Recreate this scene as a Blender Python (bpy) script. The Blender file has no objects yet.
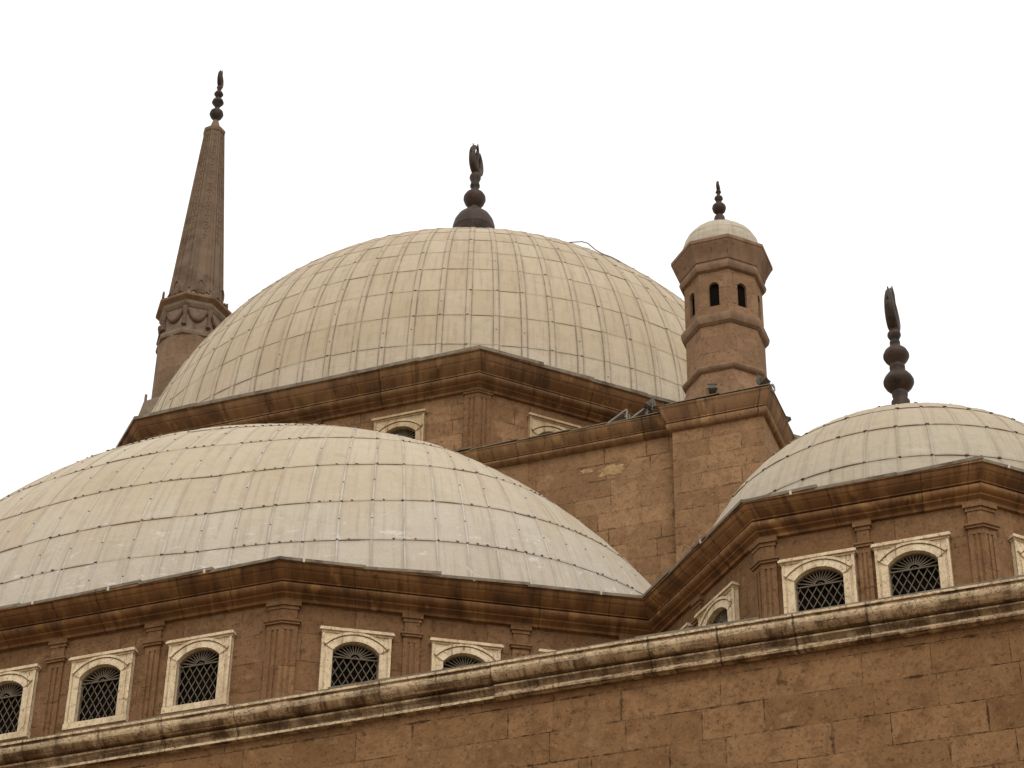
import bpy, bmesh, math, random
from mathutils import Vector, Matrix
R = math.radians
rnd = random.Random(7)
SC = bpy.context.scene
COL = SC.collection

# ------------------------------------------------------------------ camera
PSI, PITCH, ROLL, FPX = R(-20.5357), R(35.1701), R(0.9548), 2361.187
CAM = Vector((23.9454, -60.1021, 1.6))
hF = Vector((math.sin(PSI), math.cos(PSI), 0)); hR = Vector((math.cos(PSI), -math.sin(PSI), 0)); UP = Vector((0, 0, 1))
FW = hF * math.cos(PITCH) + UP * math.sin(PITCH); u0 = -hF * math.sin(PITCH) + UP * math.cos(PITCH)
RT = hR * math.cos(ROLL) + u0 * math.sin(ROLL); UPV = -hR * math.sin(ROLL) + u0 * math.cos(ROLL)
cd = bpy.data.cameras.new('camera'); cam = bpy.data.objects.new('camera', cd); COL.objects.link(cam)
m = Matrix((RT, UPV, -FW)).transposed().to_4x4(); m.translation = CAM; cam.matrix_world = m
cd.sensor_width = 36.0; cd.lens = FPX * 36.0 / 1024.0; cd.clip_start = 0.5; cd.clip_end = 5000
SC.camera = cam

# ------------------------------------------------------------------ sky, sun, exposure
SUN_AZ, SUN_EL = R(150), R(48)      # azimuth clockwise from +y
w = bpy.data.worlds.new('World'); SC.world = w; w.use_nodes = True
nt = w.node_tree; nt.nodes.clear()
sky = nt.nodes.new('ShaderNodeTexSky'); sky.sky_type = 'NISHITA'; sky.sun_disc = False
sky.sun_elevation = SUN_EL; sky.sun_rotation = SUN_AZ; sky.dust_density = 6; sky.air_density = 2
hs = nt.nodes.new('ShaderNodeHueSaturation'); hs.inputs['Saturation'].default_value = 0.12
mx = nt.nodes.new('ShaderNodeMix'); mx.data_type = 'RGBA'; mx.inputs[0].default_value = 0.72   # overcast veil
mx.inputs[7].default_value = (12.6, 12.5, 12.2, 1)
bg = nt.nodes.new('ShaderNodeBackground'); bg.inputs['Strength'].default_value = 0.12
wo = nt.nodes.new('ShaderNodeOutputWorld')
nt.links.new(sky.outputs[0], hs.inputs['Color']); nt.links.new(hs.outputs[0], mx.inputs[6])
nt.links.new(mx.outputs[2], bg.inputs['Color']); nt.links.new(bg.outputs[0], wo.inputs['Surface'])
sl = bpy.data.lights.new('sun', 'SUN'); sl.energy = 0.7; sl.angle = R(25); sl.color = (1.0, 0.95, 0.86)
so = bpy.data.objects.new('sun', sl); COL.objects.link(so)
sd = Vector((math.sin(SUN_AZ) * math.cos(SUN_EL), math.cos(SUN_AZ) * math.cos(SUN_EL), math.sin(SUN_EL)))
so.rotation_euler = sd.to_track_quat('Z', 'Y').to_euler()
SC.view_settings.view_transform = 'Standard'; SC.view_settings.look = 'None'
SC.view_settings.exposure = 0.0; SC.view_settings.gamma = 1.0; SC.view_settings.use_curve_mapping = False
SC.cycles.max_bounces = 6

# ------------------------------------------------------------------ shader helper language
class G:
    def __init__(s, name):
        s.m = bpy.data.materials.new(name); s.m.use_nodes = True; s.t = s.m.node_tree; s.t.nodes.clear()
        s.out = s.n('ShaderNodeOutputMaterial'); s.b = s.n('ShaderNodeBsdfPrincipled')
        s.t.links.new(s.b.outputs[0], s.out.inputs[0])
    def n(s, k): return s.t.nodes.new(k)
    def put(s, sock, v):
        if isinstance(v, S): s.t.links.new(v.k, sock)
        elif isinstance(v, tuple) and len(v) == 3 and sock.type == 'RGBA': sock.default_value = (*v, 1)
        else: sock.default_value = v
    def math(s, op, a, b=0.0, c=None):
        n = s.n('ShaderNodeMath'); n.operation = op; s.put(n.inputs[0], a); s.put(n.inputs[1], b)
        if c is not None: s.put(n.inputs[2], c)
        return S(s, n.outputs[0])
    def uv(s, name):
        n = s.n('ShaderNodeUVMap'); n.uv_map = name; x = s.n('ShaderNodeSeparateXYZ'); s.t.links.new(n.outputs[0], x.inputs[0])
        return S(s, x.outputs[0]), S(s, x.outputs[1])
    def pos(s):
        n = s.n('ShaderNodeNewGeometry'); return S(s, n.outputs['Position'])
    def obj(s):
        n = s.n('ShaderNodeTexCoord'); return S(s, n.outputs['Object'])
    def vec(s, x, y, z=0.0):
        n = s.n('ShaderNodeCombineXYZ'); s.put(n.inputs[0], x); s.put(n.inputs[1], y); s.put(n.inputs[2], z); return S(s, n.outputs[0])
    def scale(s, v, k):
        n = s.n('ShaderNodeVectorMath'); n.operation = 'MULTIPLY'; s.put(n.inputs[0], v); n.inputs[1].default_value = k; return S(s, n.outputs[0])
    def noise(s, v, sc, det=3.0, rough=0.55, dist=0.0):
        n = s.n('ShaderNodeTexNoise'); s.put(n.inputs['Vector'], v); n.inputs['Scale'].default_value = sc
        n.inputs['Detail'].default_value = det; n.inputs['Roughness'].default_value = rough; n.inputs['Distortion'].default_value = dist
        return S(s, n.outputs[0])
    def vor(s, v, sc, feat='F1'):
        n = s.n('ShaderNodeTexVoronoi'); n.feature = feat; s.put(n.inputs['Vector'], v); n.inputs['Scale'].default_value = sc; return S(s, n.outputs['Distance'])
    def white(s, v):
        n = s.n('ShaderNodeTexWhiteNoise'); n.noise_dimensions = '3D'; s.put(n.inputs['Vector'], v); return S(s, n.outputs[0])
    def ramp(s, v, a, b, lo=0.0, hi=1.0):
        n = s.n('ShaderNodeMapRange'); n.interpolation_type = 'SMOOTHSTEP'; s.put(n.inputs[0], v)
        for i, q in enumerate((a, b, lo, hi)): n.inputs[1 + i].default_value = q
        return S(s, n.outputs[0])
    def mix(s, f, a, b, blend='MIX'):
        n = s.n('ShaderNodeMix'); n.data_type = 'RGBA'; n.blend_type = blend; s.put(n.inputs[0], f); s.put(n.inputs[6], a); s.put(n.inputs[7], b)
        return S(s, n.outputs[2])
    def bump(s, h, strength, dist):
        n = s.n('ShaderNodeBump'); n.inputs['Strength'].default_value = strength; n.inputs['Distance'].default_value = dist; s.put(n.inputs['Height'], h)
        s.t.links.new(n.outputs[0], s.b.inputs['Normal'])
    def fin(s, col, rough=0.85, metal=0.0, spec=0.3):
        s.put(s.b.inputs['Base Color'], col); s.put(s.b.inputs['Roughness'], rough); s.put(s.b.inputs['Metallic'], metal)
        s.b.inputs['Specular IOR Level'].default_value = spec
        return s.m
class S:
    def __init__(s, g, k): s.g, s.k = g, k
    def __add__(s, o): return s.g.math('ADD', s, o)
    __radd__ = __add__
    def __sub__(s, o): return s.g.math('SUBTRACT', s, o)
    def __rsub__(s, o): return s.g.math('SUBTRACT', o, s)
    def __mul__(s, o): return s.g.math('MULTIPLY', s, o)
    __rmul__ = __mul__
    def __truediv__(s, o): return s.g.math('DIVIDE', s, o)
    def floor(s): return s.g.math('FLOOR', s)
    def fract(s): return s.g.math('FRACT', s)
    def max(s, o): return s.g.math('MAXIMUM', s, o)
    def min(s, o): return s.g.math('MINIMUM', s, o)
    def abs(s): return s.g.math('ABSOLUTE', s)

def ashlar(name, c1, c2, dark, light, bw=1.15, bh=0.53, joint=0.020, jdark=0.85, row0=0.0, pits=0.5, streak=0.35, patch=0.0, blotch=0.5):
    """coursed sandstone blocks of uneven width; uv is in metres"""
    g = G(name); u, v = g.uv('uv'); P = g.pos()
    vw = v + (g.noise(g.vec(u, v, 3.0), 0.55, 2) - 0.5) * 0.03
    ry = (vw + row0) / bh; row = ry.floor(); fv = ry.fract()
    wob = (g.noise(g.vec(u * 0.55, row * 7.31), 1.0, 1) - 0.5) * 2.1
    ux = u / bw + wob + g.white(g.vec(row, 3.0, 1.0)) * 3.0
    cell = ux.floor(); fu = ux.fract()
    du = fu.min(1.0 - fu) * bw; dv = fv.min(1.0 - fv) * bh
    edge = g.noise(P, 8.0, 5, 0.7)
    d = du.min(dv) + (edge - 0.5) * 0.065
    jw = 0.35 + 2.4 * g.ramp(g.noise(g.vec(u, v, 21.0), 1.9, 4, 0.7), 0.46, 0.68)      # joints open out where corners have broken away
    jm = g.ramp(d / jw, 0.0, joint, 1.0, 0.0)
    vis = g.ramp(g.noise(g.vec(u, v, 9.0), 1.25, 4, 0.65), 0.42, 0.56)
    jm2 = jm * (vis * 0.86 + 0.14)
    bt = g.white(g.vec(cell, row, 0.5)); bt2 = g.white(g.vec(cell, row, 7.5))
    n1 = g.noise(P, 0.45, 4, 0.6); n2 = g.noise(P, 2.6, 6, 0.65); n3 = g.noise(P, 24.0, 4, 0.7)
    col = g.mix(g.ramp(bt, 0.05, 0.95), c1, c2)
    col = g.mix(g.ramp(n1, 0.42, 0.72) * blotch, col, dark)
    col = g.mix(g.ramp(n2, 0.48, 0.68) * 0.5, col, dark)
    col = g.mix(g.ramp(g.noise(P, 5.5, 6, 0.75), 0.48, 0.66) * 0.55, col, dark)
    col = g.mix(g.ramp(g.noise(P, 1.7, 5, 0.6, 0.4), 0.56, 0.72) * (0.25 + 0.5 * bt2), col, light)
    # run-off stains
    st = g.noise(g.vec(u * 2.6, v * 0.22, 5.0), 1.0, 4, 0.6)
    col = g.mix(g.ramp(st, 0.54, 0.72) * streak, col, dark)
    if patch:
        pm = g.ramp(g.noise(P, 0.8, 4, 0.7, 0.6), 0.64, 0.69) * patch
        col = g.mix(pm, col, tuple(min(1, x * 1.7) for x in light))
    pit = g.ramp(g.noise(P, 8.0, 6, 0.8), 0.605, 0.635)
    col = g.mix(pit * pits, col, tuple(x * 0.55 for x in dark))
    col = g.mix(g.ramp(n3, 0.3, 0.75, 0.0, 0.22), col, tuple(x * 0.7 for x in dark))
    sp = g.noise(P, 14.0, 4, 0.8)
    col = g.mix(g.ramp(sp, 0.53, 0.66) * 0.6, col, tuple(x * 0.6 for x in dark))
    col = g.mix(g.ramp(g.noise(P, 10.0, 3, 0.7), 0.58, 0.70) * 0.35, col, light)
    col = g.mix(jm2 * jdark, col, (0.018, 0.011, 0.006))
    h = (1.0 - jm2) * 0.5 + n3 * 0.22 + n2 * 0.6 - pit * 0.3 + bt2 * 0.12
    g.bump(h, 0.8, 0.035)
    return g.fin(col, 0.92, 0, 0.15)

def moulded(name, c1, c2, dark, light, bw=1.25, stain=0.6, runs=0.6, joint=0.016, cracked=0.0, lanes=0.0, bands=(), chip=0.0):
    """cut-stone mouldings: blocks along the run, dark soot runs and rusty ochre blocks"""
    g = G(name); u, v = g.uv('uv'); P = g.pos()
    ux = u / bw + (g.noise(g.vec(u * 0.5, 1.0), 1.0, 1) - 0.5) * 1.4; cell = ux.floor(); fu = ux.fract()
    du = fu.min(1.0 - fu) * bw + (g.noise(P, 9.0, 3) - 0.5) * 0.03
    jm = g.ramp(du, 0.0, joint, 1.0, 0.0) * g.ramp(g.white(g.vec(cell, 2.0)), 0.2, 0.6, 0.3, 1.0)
    bt = g.white(g.vec(cell, 11.0))
    n2 = g.noise(P, 2.2, 6, 0.65); n3 = g.noise(P, 20.0, 4, 0.7)
    col = g.mix(bt, c1, c2)
    col = g.mix(g.ramp(g.noise(g.vec(u * 3.2, v * 0.25, 6.0), 1.0, 2), 0.5, 0.58) * 0.5 * runs, col, light)
    col = g.mix(g.ramp(g.noise(g.vec(u * 1.5, v * 0.7, 2.0), 1.3, 4), 0.45, 0.66) * stain, col, dark)
    run = g.noise(g.vec(u * 4.5, v * 0.6, 8.0), 1.0, 4, 0.65)
    col = g.mix(g.ramp(run, 0.5, 0.66) * runs, col, dark)
    col = g.mix(g.ramp(g.noise(g.vec(u * 2.2, v * 1.0, 4.0), 1.2, 3), 0.58, 0.70) * 0.75, col, light)
    if lanes:                                    # soot and pale wear running along the mouldings
        ln = g.noise(g.vec(u * 0.55, v * 11.0, 3.0), 1.0, 4, 0.6)
        col = g.mix(g.ramp(ln, 0.52, 0.64) * lanes, col, dark)
        col = g.mix(g.ramp(g.noise(g.vec(u * 0.4, v * 14.0, 9.0), 1.0, 4, 0.65), 0.55, 0.66) * lanes, col, light)
    for va, vb, k in bands:                       # pale wear on edges, darker tone in hollows; k < 0 is dark
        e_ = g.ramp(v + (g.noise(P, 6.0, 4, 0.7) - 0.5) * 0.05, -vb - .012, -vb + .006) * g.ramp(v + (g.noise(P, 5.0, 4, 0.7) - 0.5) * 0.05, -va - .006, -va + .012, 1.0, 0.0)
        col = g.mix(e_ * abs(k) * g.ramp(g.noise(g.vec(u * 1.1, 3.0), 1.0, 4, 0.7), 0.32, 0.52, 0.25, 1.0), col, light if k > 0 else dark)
    pit = g.ramp(g.noise(P, 9.0, 5, 0.75), 0.60, 0.68)
    col = g.mix(pit * 0.6, col, tuple(x * 0.5 for x in dark))
    if chip:
        col = g.mix(g.ramp(g.noise(P, 13.0, 5, 0.8), 0.585, 0.62) * chip, col, dark)
    if cracked:
        ck = g.ramp(g.noise(P, 3.2, 6, 0.8), 0.49, 0.515) - g.ramp(g.noise(P, 3.2, 6, 0.8), 0.515, 0.54)
        col = g.mix(ck * cracked, col, tuple(x * 0.6 for x in dark))
    col = g.mix(jm * 0.8, col, (0.016, 0.010, 0.006))
    g.bump((1.0 - jm) * 0.5 + n3 * 0.16 + n2 * 0.4 - pit * 0.25, 0.6, 0.025)
    return g.fin(col, 0.9, 0, 0.15)

def sheet(name, base, warm, cool, chalk, su, sv, seam, gap=None, seamdark=0.7, grime=0.3, upright=1.0, pale=0.0):
    """lead-coated roof sheets: uv counts panels, so seams sit on whole numbers"""
    g = G(name); u, v = g.uv('uv'); P = g.pos()
    cu = (u + 0.5).floor() if gap else u.floor()
    fu = u.fract(); fv = v.fract()
    du = fu.min(1.0 - fu) * su
    if gap: du = (du - gap).abs()
    dv = fv.min(1.0 - fv) * sv
    e = g.noise(P, 6.0, 4)
    ju = g.ramp(du + (e - 0.5) * 0.03, 0.0, seam, 1.0, 0.0) * g.ramp(g.noise(P, 1.3, 4, 0.7), 0.36, 0.62, 0.25, 1.0)
    jv = g.ramp(dv + (e - 0.5) * 0.02, 0.0, 0.016, 1.0, 0.0) * g.ramp(g.noise(P, 2.1, 3), 0.38, 0.6, 0.15, 1.0)
    pt = g.white(g.vec(u.floor(), v.floor(), 1.0)); pt2 = g.white(g.vec(u.floor(), v.floor(), 5.0))
    n1 = g.noise(P, 0.35, 4, 0.6); n2 = g.noise(P, 3.0, 6, 0.7); n3 = g.noise(P, 18.0, 5, 0.7)
    # drip marks run down the slope
    run = g.noise(g.vec(u * 5.0, v * 0.5, 2.0), 1.0, 5, 0.65)
    col = g.mix(g.ramp(pt, 0.0, 1.0, 0.0, 0.75), base, warm)
    col = g.mix(g.ramp(n1, 0.42, 0.68) * 0.55, col, warm)
    low = g.ramp(v + (n1 - 0.5) * 1.6 + (pt - 0.5) * 0.7, 1.0, 3.0, 1.0, 0.0)       # greyer towards the lowest sheets
    col = g.mix(low * 0.5, col, cool)
    col = g.mix(g.ramp(run, 0.48, 0.68) * 0.42, col, tuple(x * 0.62 for x in warm))
    col = g.mix(g.ramp(n2, 0.52, 0.74) * 0.4, col, tuple(x * 0.66 for x in base))
    ck = g.ramp(g.noise(g.vec(u * 1.0, v * 5.0, 1.0), 1.5, 6, 0.75, 0.7), 0.58, 0.64) * g.ramp(v, 0.6, 2.9, 1.0, 0.0)
    col = g.mix(ck * 0.55, col, chalk)
    col = g.mix(g.ramp(n3, 0.35, 0.75, 0.0, 0.20), col, tuple(x * 0.55 for x in base))
    # grime beside the seams
    gr = g.ramp(du.min(dv) + (e - 0.5) * 0.06, 0.0, 0.10, grime, 0.0)
    col = g.mix(gr, col, tuple(x * 0.5 for x in warm))
    if pale: col = g.mix(g.ramp(du + (e - 0.5) * 0.02, 0.0, pale, 1.0, 0.0) * g.ramp(g.noise(P, 1.1, 3, 0.6), 0.35, 0.6) * 0.5, col, chalk)
    jm = (ju * upright).max(jv)
    col = g.mix(jm * seamdark, col, (0.05, 0.038, 0.025))
    g.bump(n2 * 0.5 + n3 * 0.12 + pt2 * 0.1 - jm * 0.35 + g.noise(P, 1.1, 3) * 0.9 + g.noise(P, 4.5, 4, 0.6, 1.5) * 0.7, 0.5, 0.035)
    return g.fin(col, g.ramp(n2, 0.3, 0.7, 0.55, 0.78), 0.0, 0.35)

def simple(name, c1, c2, sc=6.0, rough=0.6, metal=0.0, spec=0.4, bump=0.3, dark=None):
    g = G(name); P = g.pos(); n = g.noise(P, sc, 5, 0.65)
    col = g.mix(g.ramp(n, 0.3, 0.7), c1, c2)
    if dark: col = g.mix(g.ramp(g.noise(P, sc * 0.4, 5, 0.7), 0.52, 0.66), col, dark)
    g.bump(n, bump, 0.02)
    return g.fin(col, rough, metal, spec)

M = {}
M['front'] = ashlar('stone_front', (0.204, 0.108, 0.048), (0.258, 0.142, 0.066), (0.114, 0.057, 0.024), (0.323, 0.196, 0.097), 1.2, 0.56, row0=0.30, streak=0.25, blotch=0.55)
M['drum'] = ashlar('stone_drum', (0.194, 0.104, 0.049), (0.237, 0.134, 0.067), (0.116, 0.059, 0.028), (0.315, 0.193, 0.098), 1.3, 0.62, jdark=0.35, streak=0.45, pits=0.4)
M['upper'] = ashlar('stone_upper', (0.241, 0.135, 0.068), (0.313, 0.184, 0.094), (0.147, 0.080, 0.039), (0.377, 0.232, 0.121), 0.95, 0.49, row0=0.02, jdark=0.6, streak=0.35, patch=0.0)
M['tower'] = ashlar('stone_tower', (0.241, 0.142, 0.079), (0.286, 0.172, 0.099), (0.151, 0.087, 0.048), (0.325, 0.206, 0.122), 0.8, 0.5, jdark=0.18, streak=0.35, pits=0.35)
M['minaret'] = ashlar('stone_minaret', (0.194, 0.125, 0.078), (0.240, 0.158, 0.100), (0.122, 0.078, 0.048), (0.296, 0.190, 0.115), 1.0, 0.8, jdark=0.25, pits=0.3)
M['corn_drum'] = moulded('stone_cornice', (0.163, 0.082, 0.036), (0.224, 0.117, 0.053), (0.066, 0.034, 0.017), (0.340, 0.188, 0.074))
M['corn_up'] = moulded('stone_cornice_upper', (0.160, 0.086, 0.042), (0.213, 0.121, 0.060), (0.066, 0.036, 0.020), (0.298, 0.178, 0.079), 1.5)
M['corn_front'] = moulded('limestone_cornice', (0.290, 0.192, 0.108), (0.395, 0.275, 0.165), (0.072, 0.038, 0.018), (0.590, 0.455, 0.290), 1.3, 0.85, 0.9, 0.035, 0.9, lanes=0.6, chip=0.6, bands=((1.260, 1.312, 0.95), (1.338, 1.360, -0.45), (1.396, 1.496, 0.6), (1.650, 1.781, -0.6), (1.921, 2.043, -0.45), (2.054, 2.131, 1.0)))
M['corn_tow'] = moulded('stone_cornice_tower', (0.175, 0.106, 0.065), (0.215, 0.136, 0.085), (0.095, 0.056, 0.034), (0.260, 0.171, 0.104), 2.0, 0.5, 0.45)
M['pil'] = ashlar('stone_pilaster', (0.198, 0.106, 0.050), (0.242, 0.136, 0.068), (0.118, 0.060, 0.028), (0.321, 0.197, 0.099), 2.5, 0.9, jdark=0.3, pits=0.3)
M['marble'] = moulded('marble_surround', (0.588, 0.464, 0.300), (0.662, 0.536, 0.360), (0.179, 0.102, 0.048), (0.735, 0.612, 0.430), 0.9, 0.30, 0.30, 0.006, 0.4, chip=0.85)
M['sand'] = moulded('sandy_surround', (0.41, 0.30, 0.175), (0.47, 0.355, 0.215), (0.17, 0.10, 0.05), (0.54, 0.43, 0.28), 0.9, 0.35, 0.35, 0.006, 0.35)
M['sheet_main'] = sheet('roof_sheet_large', (0.446, 0.357, 0.246), (0.388, 0.297, 0.191), (0.465, 0.407, 0.320), (0.607, 0.556, 0.483), 0.8, 1.18, 0.034, gap=0.085, seamdark=0.6, grime=0.2, upright=.85)
M['sheet_half'] = sheet('roof_sheet_front', (0.450, 0.374, 0.269), (0.402, 0.320, 0.215), (0.423, 0.389, 0.340), (0.641, 0.615, 0.592), 0.72, 1.65, 0.022, seamdark=0.55, upright=0.3, pale=0.03)
M['sheet_corner'] = sheet('roof_sheet_corner', (0.412, 0.340, 0.238), (0.374, 0.297, 0.198), (0.389, 0.344, 0.274), (0.490, 0.437, 0.345), 0.67, 1.12, 0.022, seamdark=0.5, upright=0.25, pale=0.03)
M['sheet_turret'] = sheet('roof_sheet_turret', (0.440, 0.364, 0.269), (0.397, 0.321, 0.225), (0.406, 0.360, 0.287), (0.490, 0.448, 0.384), 0.5, 1.0, 0.012, seamdark=0.2, grime=0.1)
M['bronze'] = simple('dark_bronze', (0.028, 0.016, 0.010), (0.057, 0.032, 0.020), 3.0, 0.6, 0.15, 0.3, 0.3, (0.012, 0.007, 0.005))
M['clip'] = simple('dark_clip', (0.05, 0.035, 0.025), (0.11, 0.08, 0.055), 9, 0.8)
M['flash'] = simple('lead_flashing', (0.105, 0.08, 0.052), (0.20, 0.162, 0.11), 4.0, 0.6, 0.05, 0.3, 0.3, (0.06, 0.042, 0.028))
M['tab'] = simple('pale_tab', (0.432, 0.392, 0.310), (0.504, 0.462, 0.376), 5)
M['unlit_back'] = simple('unlit_interior', (0.004, 0.003, 0.002), (0.008, 0.006, 0.005), 2.0, 0.8, 0, 0.03, 0.1)  # near-black colour stands in for the unlit interior behind openings
M['iron'] = simple('painted_iron', (0.085, 0.066, 0.043), (0.145, 0.115, 0.078), 7.0, 0.7, 0.0, 0.2)
M['lamp'] = simple('weathered_lamp_metal', (0.065, 0.053, 0.038), (0.125, 0.105, 0.078), 6.0, 0.6, 0.1, 0.3)
M['lampglass'] = simple('lamp_glass', (0.05, 0.05, 0.045), (0.09, 0.085, 0.078), 5.0, 0.3, 0, 0.4, 0.05)
M['bracket'] = simple('pale_bracket_metal', (0.16, 0.145, 0.115), (0.235, 0.21, 0.17), 6.0, 0.6, 0.1, 0.3)
M['band'] = simple('grey_stone_band', (0.149, 0.106, 0.072), (0.194, 0.144, 0.101), 2.5, 0.85, 0, 0.2, 0.4, (0.104, 0.070, 0.045))
M['redstone'] = simple('brown_stone_relief', (0.106, 0.067, 0.043), (0.140, 0.092, 0.061), 3.0, 0.85, 0, 0.2, 0.4, (0.072, 0.044, 0.029))
M['minlead'] = simple('spire_lead', (0.121, 0.077, 0.046), (0.166, 0.110, 0.067), 1.3, 0.75, 0, 0.25, 0.4, (0.091, 0.056, 0.033))
M['rosy'] = simple('rosy_relief', (0.131, 0.077, 0.052), (0.160, 0.104, 0.071), 3.0, 0.85, 0, 0.2, 0.4)
M['bare'] = simple('bare_stone', (0.27, 0.175, 0.085), (0.40, 0.28, 0.145), 9.0, 0.95, 0, 0.1, 0.8, (0.22, 0.14, 0.07))
M['roof'] = simple('roof_deck', (0.22, 0.165, 0.105), (0.28, 0.21, 0.14), 1.0, 0.95, 0, 0.1)
M['ground'] = simple('dusty_ground', (0.24, 0.175, 0.11), (0.30, 0.225, 0.15), 0.6, 0.95, 0, 0.1)
M['cable'] = simple('cable_sheath', (0.198, 0.198, 0.220), (0.308, 0.308, 0.330), 6, 0.5)

# ------------------------------------------------------------------ mesh helpers
class MB:
    def __init__(s): s.v = []; s.f = []; s.uv = []; s.mi = []
    def face(s, pts, uvs=None, mi=0):
        i = len(s.v); s.v += [tuple(p) for p in pts]; s.f.append(tuple(range(i, i + len(pts)))); s.mi.append(mi)
        if uvs is None:
            a, b, c = Vector(pts[0]), Vector(pts[1]), Vector(pts[2]); n = (b - a).cross(c - a)
            if n.length < 1e-12: n = Vector((0, 0, 1))
            n.normalize()
            if abs(n.z) > 0.85: uvs = [(p[0], p[1]) for p in pts]
            else:
                t = Vector((-n.y, n.x, 0)).normalized(); uvs = [(Vector(p).dot(t), p[2]) for p in pts]
        s.uv.append(uvs)
    def box(s, c, sx, sy, sz, rot=None, mi=0):
        rot = rot or Matrix.Identity(3); c = Vector(c)
        V = [c + rot @ Vector((x * sx / 2, y * sy / 2, z * sz / 2)) for x in (-1, 1) for y in (-1, 1) for z in (-1, 1)]
        for q in ((0, 1, 3, 2), (4, 6, 7, 5), (0, 4, 5, 1), (2, 3, 7, 6), (0, 2, 6, 4), (1, 5, 7, 3)): s.face([V[k] for k in q], mi=mi)
    def bar(s, a, b, w, d, nrm, mi=0):
        a, b, nrm = Vector(a), Vector(b), Vector(nrm); x = (b - a); L = x.length; x.normalize(); z = x.cross(nrm).normalized()
        s.box((a + b) / 2, L, d, w, Matrix((x, nrm, z)).transposed(), mi)
    def tube(s, pts, rad, n=8, mi=0, closed=False, cap=True):
        pts = [Vector(p) for p in pts]; rads = rad if isinstance(rad, (list, tuple)) else [rad] * len(pts); rings = []; ref = None
        N = len(pts)
        for i, p in enumerate(pts):
            t = (pts[(i + 1) % N] - pts[i - 1]) if closed else (pts[min(i + 1, N - 1)] - pts[max(i - 1, 0)])
            t.normalize()
            if ref is None: ref = t.orthogonal().normalized()
            a = (ref - t * ref.dot(t)).normalized(); ref = a; b = t.cross(a)
            rings.append([p + (a * math.cos(2 * math.pi * k / n) + b * math.sin(2 * math.pi * k / n)) * rads[i] for k in range(n)])
        for i in range(N if closed else N - 1):
            A, B = rings[i], rings[(i + 1) % N]
            for k in range(n): s.face([A[k], A[(k + 1) % n], B[(k + 1) % n], B[k]], mi=mi)
        if cap and not closed: s.face(rings[0][::-1], mi=mi); s.face(rings[-1], mi=mi)
    def lathe(s, cx, cy, prof, n=32, ph=0.0, mi=0):
        """prof: (radius, z) upwards"""
        acc = 0.0
        for i in range(len(prof) - 1):
            (r0, z0), (r1, z1) = prof[i], prof[i + 1]; L = math.hypot(r1 - r0, z1 - z0)
            for k in range(n):
                a0, a1 = ph + 2 * math.pi * k / n, ph + 2 * math.pi * (k + 1) / n
                d0, d1 = (math.sin(a0), -math.cos(a0)), (math.sin(a1), -math.cos(a1)); rr = max(r0, r1)
                q = [(cx + r0 * d0[0], cy + r0 * d0[1], z0), (cx + r0 * d1[0], cy + r0 * d1[1], z0), (cx + r1 * d1[0], cy + r1 * d1[1], z1), (cx + r1 * d0[0], cy + r1 * d0[1], z1)]
                t = [(a0 * rr, acc), (a1 * rr, acc), (a1 * rr, acc + L), (a0 * rr, acc + L)]
                if r0 < 1e-5: q.pop(1); t.pop(1)
                elif r1 < 1e-5: q.pop(3); t.pop(3)
                s.face(q, t, mi)
            acc += L
    def prism(s, poly, z0, z1, mi=0):
        n = len(poly)
        for i in range(n):
            a, b = poly[i], poly[(i + 1) % n]; s.face([(*a, z0), (*b, z0), (*b, z1), (*a, z1)], mi=mi)
        s.face([(*p, z1) for p in poly], mi=mi); s.face([(*p, z0) for p in reversed(poly)], mi=mi)
    def sweep(s, path, prof, closed=False, mi=0, cap=True):
        """prof: (outward offset, z) ; path runs anticlockwise seen from above"""
        rings = [[(*p, z) for p in offset(path, d, closed)] for d, z in prof]
        N = len(path); acc = 0.0; al = [0.0]
        for i in range(N): al.append(al[-1] + math.dist(path[i], path[(i + 1) % N]))
        for j in range(len(prof) - 1):
            L = math.dist(prof[j], prof[j + 1])
            for i in range(N if closed else N - 1):
                k = (i + 1) % N
                s.face([rings[j + 1][i], rings[j + 1][k], rings[j][k], rings[j][i]], [(al[i], -acc - L), (al[i + 1], -acc - L), (al[i + 1], -acc), (al[i], -acc)], mi)
            acc += L
        if cap and not closed:
            s.face([r[0] for r in rings], mi=mi); s.face([r[-1] for r in reversed(rings)], mi=mi)
    def build(s, name, mats, parent=None, smooth=None, weld=True, loc=None):
        me = bpy.data.meshes.new(name); me.from_pydata(s.v, [], s.f)
        l = me.uv_layers.new(name='uv'); i = 0
        flat = [c for f in s.uv for t in f for c in t[:2]]; l.data.foreach_set('uv', flat)
        me.polygons.foreach_set('material_index', s.mi)
        for mt in (mats if isinstance(mats, (list, tuple)) else [mats]): me.materials.append(mt)
        if weld:
            bm = bmesh.new(); bm.from_mesh(me); bmesh.ops.remove_doubles(bm, verts=bm.verts, dist=2e-4)
            bm.to_mesh(me); bm.free()
        if smooth is not None:
            me.polygons.foreach_set('use_smooth', [True] * len(me.polygons)); me.set_sharp_from_angle(angle=R(smooth))
        me.update()
        o = bpy.data.objects.new(name, me); COL.objects.link(o)
        if parent: o.parent = parent
        if loc: o.location = loc
        return o

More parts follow.
